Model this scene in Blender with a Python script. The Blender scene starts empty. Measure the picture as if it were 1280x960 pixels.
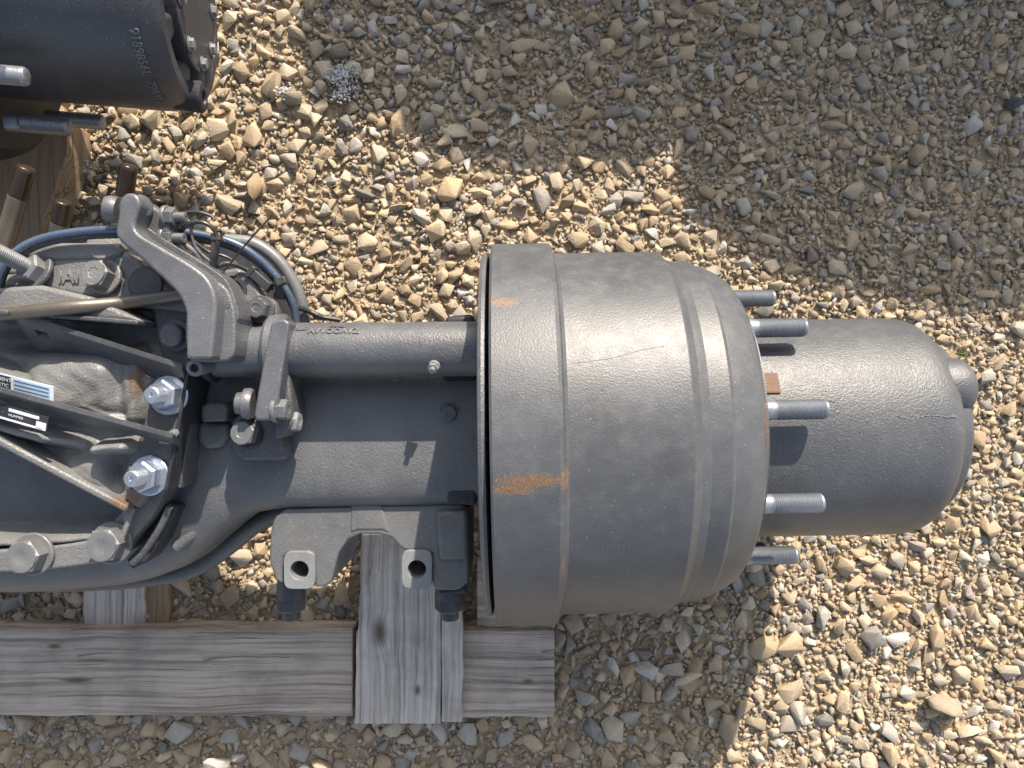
import bpy, bmesh, math, random
import numpy as np
from mathutils import Vector, Matrix, noise as mnoise
C = bpy.context.scene
COL = C.collection
R = math.radians
F = 860.0            # focal length of the photograph in photo pixels (1280 wide)
H = 1.17             # camera height above the gravel

# ------------------------------------------------------------------ camera
cd = bpy.data.cameras.new('camera'); cam = bpy.data.objects.new('camera', cd); COL.objects.link(cam)
cam.location = (0, 0, H); cam.rotation_euler = (0, 0, 0)
cd.sensor_width = 36; cd.lens = F / 1280 * 36; cd.clip_start = 0.02; cd.clip_end = 400
C.camera = cam

# ------------------------------------------------------------------ light
SUN_EL, SUN_AZ = 32.0, 20.0          # azimuth measured from +Y towards +X
w = bpy.data.worlds.new('World'); C.world = w; w.use_nodes = True
nt = w.node_tree; bg = nt.nodes['Background']
sky = nt.nodes.new('ShaderNodeTexSky'); sky.sky_type = 'NISHITA'; sky.sun_disc = False
sky.sun_elevation = R(SUN_EL); sky.sun_rotation = R(SUN_AZ)
hs = nt.nodes.new('ShaderNodeHueSaturation'); hs.inputs['Saturation'].default_value = .62      # hazy summer sky
sky.dust_density = 2.5; nt.links.new(sky.outputs[0], hs.inputs['Color']); nt.links.new(hs.outputs[0], bg.inputs[0]); bg.inputs[1].default_value = 0.13
sd = bpy.data.lights.new('sun', 'SUN'); sd.energy = 5.0; sd.angle = R(0.55); sd.color = (1, .87, .72)
so = bpy.data.objects.new('sun', sd); COL.objects.link(so)
S = Vector((math.sin(R(SUN_AZ)) * math.cos(R(SUN_EL)), math.cos(R(SUN_AZ)) * math.cos(R(SUN_EL)), math.sin(R(SUN_EL))))
so.rotation_euler = S.to_track_quat('Z', 'Y').to_euler(); so.location = S * 20
C.view_settings.view_transform = 'Standard'; C.view_settings.look = 'None'
C.view_settings.exposure = 0.70; C.view_settings.gamma = 1
C.cycles.max_bounces = 6

# ------------------------------------------------------------------ helpers
def at(px, py, z):
    d = H - z
    return Vector(((px - 640) / F * d, (480 - py) / F * d, z))
AXY, AXZ, ROLL = -.062, .27, R(.95)
def ax(x, r, t):
    """a point of the wheel end: x along the axle, radius r, angle t from straight up towards +Y"""
    p = Vector((x, r * math.sin(t), r * math.cos(t)))
    return Vector((p.x * math.cos(ROLL) - p.y * math.sin(ROLL), AXY + p.x * math.sin(ROLL) + p.y * math.cos(ROLL), AXZ + p.z))
AXM = Matrix.Translation((0, AXY, AXZ)) @ Matrix.Rotation(ROLL, 4, 'Z')
def on_cyl(px, py, r, lift=0):
    z = AXZ + r
    for _ in range(60):
        p = at(px, py, z)
        yc = AXY + p.x * math.sin(ROLL)
        s = min(.999, abs(p.y - yc) / r)
        z = .5 * z + .5 * (AXZ + r * math.sqrt(1 - s * s))
    p = at(px, py, z); c = Vector((p.x, AXY + p.x * math.sin(ROLL), AXZ)); n = (p - c).normalized()
    return p + n * lift, n

def tag(o, label, cat, group=None, kind=None):
    if label: o['label'] = label
    if cat: o['category'] = cat
    if group: o['group'] = group
    if kind: o['kind'] = kind
    return o
def thing(name, label, cat, loc=(0, 0, 0), group=None):
    o = bpy.data.objects.new(name, None); COL.objects.link(o); o.location = loc; o.empty_display_size = .05
    return tag(o, label, cat, group)
def wloc(o):
    v = Vector((0, 0, 0))
    while o: v += o.location; o = o.parent
    return v
def link(name, me, mat, parent=None, label=None, smooth=None, bevel=0, seg=2):
    o = bpy.data.objects.new(name, me); COL.objects.link(o)
    if mat and not me.materials: me.materials.append(mat)
    if smooth is not None:
        me.polygons.foreach_set('use_smooth', [True] * len(me.polygons)); me.set_sharp_from_angle(angle=R(smooth))
    if bevel:
        m = o.modifiers.new('edge', 'BEVEL'); m.width = bevel; m.segments = seg; m.limit_method = 'ANGLE'; m.angle_limit = R(32)
        m.harden_normals = False
    if parent: o.parent = parent; o.location = -wloc(parent)
    if label: o['label'] = label
    return o
def mesh_of(bm, name='m'):
    bmesh.ops.recalc_face_normals(bm, faces=bm.faces)
    me = bpy.data.meshes.new(name); bm.to_mesh(me); bm.free(); return me
def lathe_bm(bm, prof, mat4, seg=48, cap=True):
    """profile [(x along axis, radius)] turned round the local X axis"""
    rings = []
    for x, r in prof:
        rings.append([bm.verts.new(mat4 @ Vector((x, r * math.sin(2 * math.pi * i / seg), r * math.cos(2 * math.pi * i / seg)))) for i in range(seg)])
    for a, b in zip(rings, rings[1:]):
        for i in range(seg):
            bm.faces.new((a[i], a[(i + 1) % seg], b[(i + 1) % seg], b[i]))
    if cap: bm.faces.new(rings[0]); bm.faces.new(rings[-1])
def lathe(name, prof, mat4, mat, parent, seg=48, cap=True, smooth=34, **k):
    bm = bmesh.new(); lathe_bm(bm, prof, mat4, seg, cap)
    return link(name, mesh_of(bm), mat, parent, smooth=smooth, **k)
def prism_bm(bm, pts, ztop, zbot, world=False):
    P = [Vector(p) if world else at(p[0], p[1], ztop) for p in pts]
    if len(pts[0]) == 3 and not world: P = [at(*p) for p in pts]
    a = [bm.verts.new(p) for p in P]; b = [bm.verts.new((p.x, p.y, zbot)) for p in P]
    n = len(a); bm.faces.new(a); bm.faces.new(b[::-1])
    for i in range(n): bm.faces.new((a[i], b[i], b[(i + 1) % n], a[(i + 1) % n]))
def prism(name, pts, ztop, zbot, mat, parent, bevel=.003, seg=3, label=None, world=False, smooth=50):
    bm = bmesh.new(); prism_bm(bm, pts, ztop, zbot, world)
    return link(name, mesh_of(bm), mat, parent, label, smooth=smooth, bevel=bevel, seg=seg)
def spline(P, n):
    P = [Vector(p) for p in P]; out = []
    Q = [P[0] * 2 - P[1]] + P + [P[-1] * 2 - P[-2]]
    for i in range(1, len(Q) - 2):
        for k in range(n):
            t = k / n
            a, b, c, d = Q[i - 1], Q[i], Q[i + 1], Q[i + 2]
            out.append(.5 * ((2 * b) + (c - a) * t + (2 * a - 5 * b + 4 * c - d) * t * t + (3 * b - a - 3 * c + d) * t ** 3))
    out.append(P[-1]); return out
def smooth_outline(pts, n=5):
    P = [Vector((p[0], p[1], 0)) for p in pts]; P2 = P + [P[0]]; Q = spline(P2, n)[:-1]; return [(q.x, q.y) for q in Q]
def open_outline(pts, n=4):
    return [(q.x, q.y) for q in spline([(p[0], p[1], 0) for p in pts], n)]
def pipe_bm(bm, P, r, seg=12, flat=None):
    rings = []; up = Vector((0, 0, 1))
    n = len(P)
    for i, p in enumerate(P):
        t = (P[min(i + 1, n - 1)] - P[max(i - 1, 0)]).normalized()
        u = t.cross(up)
        if u.length < .05: u = t.cross(Vector((0, 1, 0)))
        u.normalize(); v = u.cross(t).normalized()
        rr = r(i / (n - 1)) if callable(r) else r
        rings.append([bm.verts.new(p + u * rr * math.cos(2 * math.pi * k / seg) + v * rr * math.sin(2 * math.pi * k / seg)) for k in range(seg)])
    for a, b in zip(rings, rings[1:]):
        for k in range(seg): bm.faces.new((a[k], a[(k + 1) % seg], b[(k + 1) % seg], b[k]))
    bm.faces.new(rings[0]); bm.faces.new(rings[-1])
def pipe(name, P, r, mat, parent=None, n=8, seg=12, label=None, curved=True):
    P = [Vector(p) for p in P]
    bm = bmesh.new(); pipe_bm(bm, spline(P, n) if curved else P, r, seg)
    return link(name, mesh_of(bm), mat, parent, label, smooth=45)
def dirmat(loc, d):
    """local X axis turned into direction d"""
    return Matrix.Translation(Vector(loc)) @ Vector(d).normalized().to_track_quat('X', 'Z').to_matrix().to_4x4()
def hex_bm(bm, m, r, x0, x1, ch=.12, rot=0):
    rr = [(x0, r), (x1 - r * ch, r), (x1, r * (1 - ch * 1.1))]
    if x0 > x1: rr = [(x0, r), (x1, r)]
    rings = [[bm.verts.new(m @ Vector((x, q * math.sin(rot + math.pi / 3 * i), q * math.cos(rot + math.pi / 3 * i)))) for i in range(6)] for x, q in rr]
    for a, b in zip(rings, rings[1:]):
        for i in range(6): bm.faces.new((a[i], a[(i + 1) % 6], b[(i + 1) % 6], b[i]))
    bm.faces.new(rings[0]); bm.faces.new(rings[-1])
def bolt(loc, d, r, mat, parent, washer=1.35, head=.6, stud=0, rot=.3, wmat=None, name='bolt'):
    """hex head or nut on a washer at loc, axis d; stud > 0 adds a threaded end standing out of the nut"""
    m = dirmat(loc, d); hh = r * head * 1.25
    bm = bmesh.new(); hex_bm(bm, m, r, .0035, .0035 + hh, rot=rot)
    if stud:
        rs = r * .53; x = .0035 + hh; pr = [(x - .001, rs)]
        n = max(3, int(stud / .0022))
        for i in range(n):
            pr += [(x + stud * (i + .25) / n * .9, rs), (x + stud * (i + .75) / n * .9, rs * .93)]
        pr += [(x + stud * .93, rs * .97), (x + stud, rs * .8), (x + stud, rs * .3), (x + stud - .0012, rs * .24)]
        lathe_bm(bm, pr, m, 20)
    else:
        lathe_bm(bm, [(hh, r * .86), (.0035 + hh + .0006, r * .84), (.0035 + hh + .0008, r * .4), (.0035 + hh + .0001, r * .33)], m, 24)
    o = link(name, mesh_of(bm), mat, parent, smooth=30)
    bm = bmesh.new(); lathe_bm(bm, [(0, r * washer), (.0028, r * washer), (.0038, r * washer * .95)], m, 32)
    w_ = bpy.data.objects.new('washer', mesh_of(bm)); COL.objects.link(w_); w_.parent = o
    w_.data.materials.append(wmat or mat)
    w_.data.polygons.foreach_set('use_smooth', [True] * len(w_.data.polygons)); w_.data.set_sharp_from_angle(angle=R(30))
    return o
def text_mesh(s, size, ext, bev=0):
    c = bpy.data.curves.new('t', 'FONT'); c.body = s; c.size = size; c.extrude = ext; c.bevel_depth = bev
    c.align_x = 'CENTER'; c.align_y = 'CENTER'; c.resolution_u = 3
    o = bpy.data.objects.new('t', c); COL.objects.link(o)
    dg = bpy.context.evaluated_depsgraph_get(); me = bpy.data.meshes.new_from_object(o.evaluated_get(dg))
    bpy.data.objects.remove(o); me.materials.clear(); return me

# ------------------------------------------------------------------ materials
def newmat(name):
    m = bpy.data.materials.new(name); m.use_nodes = True
    n = m.node_tree; b = n.nodes['Principled BSDF']; return m, n, b
def N(n, typ, **k):
    x = n.nodes.new(typ)
    for a, v in k.items():
        if a.startswith('i_'): x.inputs[a[2:].replace('_', ' ')].default_value = v
        else: setattr(x, a, v)
    return x
def noise_(n, vec, scale, detail=4, rough=.6):
    x = N(n, 'ShaderNodeTexNoise'); x.inputs['Scale'].default_value = scale; x.inputs['Detail'].default_value = detail
    x.inputs['Roughness'].default_value = rough; n.links.new(vec, x.inputs['Vector']); return x.outputs['Fac']
def ramp(n, fac, lo, hi, a=(0, 0, 0, 1), b=(1, 1, 1, 1)):
    x = N(n, 'ShaderNodeValToRGB'); e = x.color_ramp.elements
    e[0].position = lo; e[1].position = hi; e[0].color = a; e[1].color = b
    n.links.new(fac, x.inputs[0]); return x.outputs[0]
def mix(n, fac, a, b, mode='MIX'):
    x = N(n, 'ShaderNodeMix', data_type='RGBA', blend_type=mode)
    for s, v in ((0, fac), (6, a), (7, b)):
        if hasattr(v, 'links'): n.links.new(v, x.inputs[s])
        else: x.inputs[s].default_value = v if s == 0 else (tuple(v) + (1,) if len(v) == 3 else v)
    return x.outputs[2]
def math_(n, op, a, b=None, clamp=False):
    x = N(n, 'ShaderNodeMath', operation=op, use_clamp=clamp)
    for s, v in ((0, a), (1, b)):
        if v is None: continue
        if hasattr(v, 'links'): n.links.new(v, x.inputs[s])
        else: x.inputs[s].default_value = v
    return x.outputs[0]
def metal_paint(name, col=(.105, .107, .112), rough=.42, bump=.35, grain=900, dust=.35, rust=(), ao=0, lump=140, spec=.62, metallic=0, scratch=.5):
    m, n, b = newmat(name); co = N(n, 'ShaderNodeNewGeometry').outputs['Position']
    big = noise_(n, co, 9, 5, .65); mid = noise_(n, co, 60, 4, .6); fine = noise_(n, co, grain, 3, .7)
    c = mix(n, ramp(n, big, .35, .7), tuple(v * .76 for v in col), tuple(v * 1.25 for v in col))
    c = mix(n, math_(n, 'MULTIPLY', ramp(n, fine, .45, .75), .5), c, tuple(min(1, v * 1.7) for v in col))
    c = mix(n, 1.0, c, (.93, .985, 1.06), 'MULTIPLY')
    # settled pale dust, in blotches and fine specks
    dm = math_(n, 'MULTIPLY', ramp(n, mid, .48, .75), dust * .45)
    c = mix(n, dm, c, (.24, .236, .228))
    sp = noise_(n, co, 420, 2, .5); c = mix(n, math_(n, 'MULTIPLY', ramp(n, sp, .69, .74), scratch), c, (.42, .41, .39))
    rmask = None
    for (p, s, colr) in rust:
        v = N(n, 'ShaderNodeVectorMath', operation='SUBTRACT'); n.links.new(co, v.inputs[0]); v.inputs[1].default_value = p
        d = N(n, 'ShaderNodeVectorMath', operation='DIVIDE'); n.links.new(v.outputs[0], d.inputs[0]); d.inputs[1].default_value = s
        l = N(n, 'ShaderNodeVectorMath', operation='LENGTH'); n.links.new(d.outputs[0], l.inputs[0])
        q = math_(n, 'SUBTRACT', 1.0, l.outputs['Value'], True)
        ns = noise_(n, co, 500, 4, .75)
        q = math_(n, 'ADD', math_(n, 'MULTIPLY', q, 1.0), math_(n, 'MULTIPLY', math_(n, 'SUBTRACT', ns, .66), 2.2))
        q = math_(n, 'MULTIPLY', math_(n, 'MULTIPLY', q, 5.0, True), math_(n, 'GREATER_THAN', 1.0, l.outputs['Value']))
        c = mix(n, q, c, mix(n, ramp(n, ns, .4, .7), (.13, .075, .04), colr))
    n.links.new(c, b.inputs['Base Color'])
    r_ = math_(n, 'ADD', math_(n, 'MULTIPLY', mid, .3), rough - .12)
    n.links.new(r_, b.inputs['Roughness']); b.inputs['Metallic'].default_value = metallic
    b.inputs['Specular IOR Level'].default_value = spec
    b1 = N(n, 'ShaderNodeBump'); b1.inputs['Strength'].default_value = bump; b1.inputs['Distance'].default_value = .0009
    b2 = N(n, 'ShaderNodeBump'); b2.inputs['Strength'].default_value = bump * .45; b2.inputs['Distance'].default_value = .0016
    n.links.new(noise_(n, co, grain * .45, 3, .6), b1.inputs['Height']); n.links.new(noise_(n, co, lump, 2, .5), b2.inputs['Height'])
    n.links.new(b2.outputs[0], b1.inputs['Normal']); n.links.new(b1.outputs[0], b.inputs['Normal'])
    return m
OR = (.25, .165, .10)
def rs(px, py, r, s, c=OR): return (tuple(on_cyl(px, py, r)[0]), s, c)
M = {}
M['drum'] = metal_paint('drum_paint', (.080, .082, .085), .40, .34, 1400, .3, lump=420, scratch=.35, rust=(
    rs(662, 601, .24, (.050, .011, .03)), rs(640, 612, .24, (.035, .008, .03)), rs(628, 378, .24, (.024, .007, .02)),
    rs(706, 598, .235, (.007, .018, .02)), rs(704, 705, .235, (.003, .02, .03)),
    rs(960, 535, .187, (.006, .036, .02), (.42, .13, .06))))
M['hub'] = metal_paint('hub_paint', (.078, .080, .083), .38, .7, 1100, .2, lump=330)
M['cast'] = metal_paint('cast_paint', (.075, .075, .077), .42, .8, 800, .4, lump=300)
M['carrier'] = metal_paint('carrier_casting', (.16, .155, .145), .36, .9, 750, .4, lump=420, rust=(
    (tuple(at(150, 628, .40)), (.028, .02, .05), (.22, .14, .09)), (tuple(at(168, 474, .40)), (.012, .03, .05), (.20, .145, .11)),
    (tuple(at(180, 440, .38)), (.012, .02, .05), (.2, .13, .09))))
M['beam'] = metal_paint('beam_paint', (.115, .115, .115), .38, .9, 800, .35, lump=400)
M['tube'] = metal_paint('tube_paint', (.095, .096, .10), .36, .6, 1000, .35, lump=400, scratch=.7, rust=(
    (tuple(at(290, 440, .40)), (.004, .005, .02), (.5, .28, .05)), (tuple(at(293, 486, .36)), (.012, .01, .05), (.3, .16, .07))))
M['lever'] = metal_paint('lever_steel', (.115, .115, .12), .36, .4, 1000, .4, lump=500, scratch=.8, metallic=.15)
M['dark'] = metal_paint('black_paint', (.03, .031, .035), .5, .2, 700, .2, spec=.35)
M['plate'] = metal_paint('bracket_plate', (.07, .071, .074), .42, .15, 900, .35)
M['bolt'] = metal_paint('grey_bolt', (.135, .135, .133), .38, .2, 900, .3)
M['boltdark'] = metal_paint('dark_bolt', (.045, .047, .052), .4, .2, 900, .2)
M['zinc'] = metal_paint('zinc_steel', (.50, .52, .55), .28, .12, 900, .15, metallic=.8, scratch=.2)
M['stud'] = metal_paint('phosphated_stud', (.30, .31, .32), .36, .1, 900, .2, metallic=.6, scratch=.2)
M['brown'] = metal_paint('oiled_brown_steel', (.17, .14, .105), .36, .2, 700, .2, metallic=.5, scratch=.2)
M['browntip'] = metal_paint('dark_oiled_thread', (.06, .042, .028), .25, .25, 700, .1, metallic=.5, scratch=.2)
M['rust'] = metal_paint('rust', (.15, .085, .05), .75, .6, 700, .4)
M['machined'] = metal_paint('machined_grey', (.20, .20, .195), .5, .08, 900, .2, scratch=.2)
M['spring'] = metal_paint('seat_casting', (.125, .124, .12), .46, .5, 620, .45, lump=420)
M['hose'] = metal_paint('blue_grey_hose', (.06, .085, .13), .2, .05, 900, .25, spec=.8)
M['cable'] = metal_paint('black_cable', (.03, .03, .032), .4, .05, 900, .4)
M['cablegrey'] = metal_paint('dusty_cable', (.13, .125, .12), .5, .1, 900, .4)
M['sticker'] = metal_paint('sticker_pale', (.42, .55, .68), .35, 0, 900, .1, scratch=0)
M['white'] = metal_paint('white_print', (.75, .76, .76), .4, 0, 900, .1, scratch=0)
M['chip'] = metal_paint('pale_crumbs', (.62, .64, .66), .6, .3, 300, 0, scratch=0)

def wood(name, along='X', grey=(.30, .295, .29), dark=(.13, .12, .115), warm=.0, seed=0, knots=()):
    m, n, b = newmat(name); co = N(n, 'ShaderNodeNewGeometry').outputs['Position']
    mp = N(n, 'ShaderNodeMapping'); n.links.new(co, mp.inputs[0])
    mp.inputs['Location'].default_value = (seed, seed * 1.7, 0)
    wob = noise_(n, co, 5, 3, .5)
    # rings bend with a slow noise, and swirl round each knot
    v = N(n, 'ShaderNodeVectorMath', operation='ADD'); n.links.new(mp.outputs[0], v.inputs[0])
    cx = N(n, 'ShaderNodeCombineXYZ'); a = math_(n, 'MULTIPLY', math_(n, 'SUBTRACT', wob, .5), .022)
    n.links.new(a, cx.inputs[1 if along == 'X' else 0]); n.links.new(cx.outputs[0], v.inputs[1])
    warp = v.outputs[0]; kmask = None
    for (p, s) in knots:
        d = N(n, 'ShaderNodeVectorMath', operation='SUBTRACT'); n.links.new(co, d.inputs[0]); d.inputs[1].default_value = p
        dv = N(n, 'ShaderNodeVectorMath', operation='DIVIDE'); n.links.new(d.outputs[0], dv.inputs[0]); dv.inputs[1].default_value = s
        l = N(n, 'ShaderNodeVectorMath', operation='LENGTH'); n.links.new(dv.outputs[0], l.inputs[0])
        g = math_(n, 'POWER', 2.718, math_(n, 'MULTIPLY', math_(n, 'MULTIPLY', l.outputs['Value'], l.outputs['Value']), -1.0))
        cc = N(n, 'ShaderNodeCombineXYZ'); n.links.new(math_(n, 'MULTIPLY', g, s[1] * .8 if along == 'X' else s[0] * .8), cc.inputs[1 if along == 'X' else 0])
        ad = N(n, 'ShaderNodeVectorMath', operation='ADD'); n.links.new(warp, ad.inputs[0]); n.links.new(cc.outputs[0], ad.inputs[1]); warp = ad.outputs[0]
        kmask = g if kmask is None else math_(n, 'ADD', kmask, g)
    m2 = N(n, 'ShaderNodeMapping'); n.links.new(warp, m2.inputs[0])
    m2.inputs['Scale'].default_value = (3, 150, 60) if along == 'X' else (150, 3, 60)
    fib = noise_(n, m2.outputs[0], 1.0, 5, .6)
    m3 = N(n, 'ShaderNodeMapping'); n.links.new(warp, m3.inputs[0])
    m3.inputs['Scale'].default_value = (14, 620, 300) if along == 'X' else (620, 14, 300)
    fine = noise_(n, m3.outputs[0], 1.0, 3, .6)
    blot = noise_(n, co, 14, 4, .6)
    c = mix(n, ramp(n, fib, .37, .57), dark, grey)
    c = mix(n, math_(n, 'MULTIPLY', ramp(n, fine, .4, .7), .45), c, tuple(v * 1.25 for v in grey))
    c = mix(n, math_(n, 'MULTIPLY', ramp(n, blot, .45, .72), .5), c, (.17 + warm, .145 + warm * .6, .13 + warm * .3), 'MIX')
    # drying checks, long and thin
    m4 = N(n, 'ShaderNodeMapping'); n.links.new(warp, m4.inputs[0]); m4.inputs['Scale'].default_value = (1.2, 45, 30) if along == 'X' else (45, 1.2, 30)
    chk = noise_(n, m4.outputs[0], 1.0, 2, .4); cm = ramp(n, math_(n, 'ABSOLUTE', math_(n, 'SUBTRACT', chk, .53)), .0, .012, (1, 1, 1, 1), (0, 0, 0, 1))
    cm = math_(n, 'MULTIPLY', cm, math_(n, 'GREATER_THAN', noise_(n, co, 6, 1, .5), .54))
    c = mix(n, math_(n, 'MULTIPLY', cm, .6), c, (.03, .027, .024))
    if kmask is not None:
        c = mix(n, ramp(n, kmask, .35, .98), c, (.14, .11, .085))
    n.links.new(c, b.inputs['Base Color']); b.inputs['Roughness'].default_value = .82; b.inputs['Specular IOR Level'].default_value = .25
    bp = N(n, 'ShaderNodeBump'); bp.inputs['Strength'].default_value = .7; bp.inputs['Distance'].default_value = .0015
    hh = math_(n, 'SUBTRACT', math_(n, 'ADD', fib, math_(n, 'MULTIPLY', fine, .5)), math_(n, 'MULTIPLY', cm, 1.2))
    n.links.new(hh, bp.inputs['Height']); n.links.new(bp.outputs[0], b.inputs['Normal']); return m

def stone_mat(name):
    m, n, b = newmat(name)
    at_ = N(n, 'ShaderNodeAttribute', attribute_name='tint'); co = N(n, 'ShaderNodeNewGeometry').outputs['Position']
    f = noise_(n, co, 130, 4, .65); g = noise_(n, co, 700, 3, .7)
    c = mix(n, ramp(n, f, .35, .7), mix(n, .5, at_.outputs['Color'], (.70, .66, .62), 'MULTIPLY'), at_.outputs['Color'])
    c = mix(n, math_(n, 'MULTIPLY', ramp(n, g, .45, .75), .35), c, (.52, .47, .38))
    n.links.new(c, b.inputs['Base Color']); b.inputs['Roughness'].default_value = .85; b.inputs['Specular IOR Level'].default_value = .3
    bp = N(n, 'ShaderNodeBump'); bp.inputs['Strength'].default_value = .7; bp.inputs['Distance'].default_value = .003
    n.links.new(math_(n, 'ADD', noise_(n, co, 260, 5, .7), math_(n, 'MULTIPLY', g, .3)), bp.inputs['Height']); n.links.new(bp.outputs[0], b.inputs['Normal']); return m
M['stone'] = stone_mat('gravel_stone')
def sand_mat():
    m, n, b = newmat('sandy_ground'); co = N(n, 'ShaderNodeNewGeometry').outputs['Position']
    a = noise_(n, co, 3.5, 5, .6); f = noise_(n, co, 300, 4, .7); k = noise_(n, co, 45, 4, .6)
    c = mix(n, ramp(n, a, .4, .65), (.42, .33, .22), (.52, .42, .29))
    c = mix(n, ramp(n, k, .35, .7), mix(n, .6, c, (.6, .55, .5), 'MULTIPLY'), c)
    c = mix(n, math_(n, 'MULTIPLY', ramp(n, f, .4, .7), .6), c, (.58, .50, .37))
    n.links.new(c, b.inputs['Base Color']); b.inputs['Roughness'].default_value = .95
    bp = N(n, 'ShaderNodeBump'); bp.inputs['Strength'].default_value = 1; bp.inputs['Distance'].default_value = .006
    n.links.new(math_(n, 'ADD', math_(n, 'MULTIPLY', f, .5), k), bp.inputs['Height']); n.links.new(bp.outputs[0], b.inputs['Normal']); return m
M['sand'] = sand_mat()

# ------------------------------------------------------------------ ground and gravel
rng = np.random.default_rng(11); random.seed(5)
def ground_z(x, y):
    return .004 * math.sin(x * 5.1 + 1) * math.cos(y * 4.3) + .003 * math.sin(x * 11 + y * 8)
bm = bmesh.new()
xs = [-60, -12, -4] + [-1.8 + 3.6 * i / 60 for i in range(61)] + [4, 12, 60]
ys = [-60, -12, -4] + [-1.8 + 3.6 * i / 60 for i in range(61)] + [4, 12, 60]
gv = [[bm.verts.new((x, y, (ground_z(x, y) + .0003) if abs(x) < 2 and abs(y) < 2 else -.004)) for y in ys] for x in xs]
for i in range(len(xs) - 1):
    for j in range(len(ys) - 1): bm.faces.new((gv[i][j], gv[i + 1][j], gv[i + 1][j + 1], gv[i][j + 1]))
g = link('ground', mesh_of(bm), M['sand'], smooth=60); g['kind'] = 'structure'

def stone_proto(npts, flat, bev):
    b = bmesh.new()
    for _ in range(npts):
        v = Vector((random.gauss(0, 1), random.gauss(0, 1), random.gauss(0, 1))).normalized()
        v = Vector((v.x * random.uniform(.85, 1.05), v.y * random.uniform(.62, .85), max(-1, min(1, v.z * 1.7)) * flat * random.uniform(.92, 1))); b.verts.new(v)
    r = bmesh.ops.convex_hull(b, input=b.verts)
    dead = [v for v in b.verts if not v.link_faces]; bmesh.ops.delete(b, geom=dead, context='VERTS')
    if bev: bmesh.ops.bevel(b, geom=b.edges[:], offset=bev, segments=1, affect='EDGES', clamp_overlap=True)
    bmesh.ops.triangulate(b, faces=b.faces[:]); bmesh.ops.recalc_face_normals(b, faces=b.faces)
    b.verts.ensure_lookup_table(); b.verts.index_update()
    V = np.array([v.co[:] for v in b.verts]); T = np.array([[v.index for v in f.verts] for f in b.faces]); b.free(); return V, T
P_BIG = [stone_proto(random.randint(8, 12), random.uniform(.42, .65), .022) for _ in range(30)]
P_SM = [stone_proto(random.randint(8, 11), random.uniform(.5, .75), 0) for _ in range(24)]
X0, X1, Y0, Y1 = -1.55, 1.5, -1.25, 1.4
def coarse(x, y):
    """1 where the gravel is coarse and clean (left, under the pallet), 0 where fine and sandy (right)"""
    t = np.clip((x + .12 + .35 * (y < -.35) * -1 + .12 * np.sin(y * 6)) / .75, 0, 1); return 1 - t * t * (3 - 2 * t)
tan_ = np.array([[.60, .49, .34], [.57, .46, .31], [.63, .55, .41], [.52, .41, .27], [.60, .52, .40], [.50, .41, .29]])
gry_ = np.array([[.44, .42, .36], [.38, .36, .32], [.50, .48, .42], [.27, .265, .25], [.45, .41, .34], [.55, .53, .49], [.34, .29, .27], [.50, .38, .24], [.41, .40, .37]])
def tints(n, pg, warm=1):
    g_ = rng.random(n) < pg; c = tan_[rng.integers(0, len(tan_), n)] * np.array([.89, .88, .885]); d = gry_[rng.integers(0, len(gry_), n)]
    c = np.where(g_[:, None], d, c) * rng.uniform(.72, 1.15, (n, 1)); return np.clip(c, 0, .8)
cell = .03; grid = {}
keep = []
def try_put(x, y, r, k=.86):
    i, j = int(x / cell), int(y / cell)
    for a in range(i - 2, i + 3):
        for b_ in range(j - 2, j + 3):
            for (X, Y, Q) in grid.get((a, b_), ()):
                if (X - x) ** 2 + (Y - y) ** 2 < (k * (r + Q)) ** 2: return False
    grid.setdefault((i, j), []).append((x, y, r)); keep.append((x, y, r)); return True
for (n, ra, rb) in ((760, .020, .029), (6900, .0145, .020), (50000, .0100, .0145), (130000, .0066, .0100)):
    cx_ = rng.uniform(X0, X1, n); cy_ = rng.uniform(Y0, Y1, n); rr = rng.uniform(ra, rb, n); co_ = coarse(cx_, cy_); u = rng.random(n)
    if ra > .018: ok = u < .035 + .55 * co_ + .9 * co_ * (cy_ < -.3)
    elif ra > .013: ok = u < .22 + .75 * co_
    elif ra > .008: ok = u < .40 + .60 * co_
    else: ok = u < .9
    for a, b_, c_ in zip(cx_[ok], cy_[ok], rr[ok]): try_put(float(a), float(b_), float(c_), .66)
big = np.array(keep)
# smaller stones and grit fill what is left, by an occupancy bitmap
res = .002; nx, ny = int((X1 - X0) / res), int((Y1 - Y0) / res); occ = np.zeros((nx, ny), bool)
def mark(arr, k=.62):
    for x, y, r in arr:
        q = int(r * k / res) + 1; i, j = int((x - X0) / res), int((y - Y0) / res)
        if i < q or j < q or i >= nx - q or j >= ny - q: continue
        a = np.arange(-q, q + 1); m_ = (a[:, None] ** 2 + a[None] ** 2) * res * res < (r * k) ** 2
        occ[i - q:i + q + 1, j - q:j + q + 1] |= m_
mark(big)
def fill(n, ra, rb):
    x = rng.uniform(X0, X1, n); y = rng.uniform(Y0, Y1, n); r = rng.uniform(ra, rb, n); out = []
    for a, b_, c_ in zip(x, y, r):
        i, j = int((a - X0) / res), int((b_ - Y0) / res)
        if i >= nx or j >= ny or occ[i, j]: continue
        out.append((a, b_, c_)); q = max(1, int(c_ * .6 / res)); occ[max(0, i - q):i + q + 1, max(0, j - q):j + q + 1] = True
    return np.array(out)
sm = fill(160000, .0035, .006); gr = fill(160000, .0016, .0032)
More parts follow.
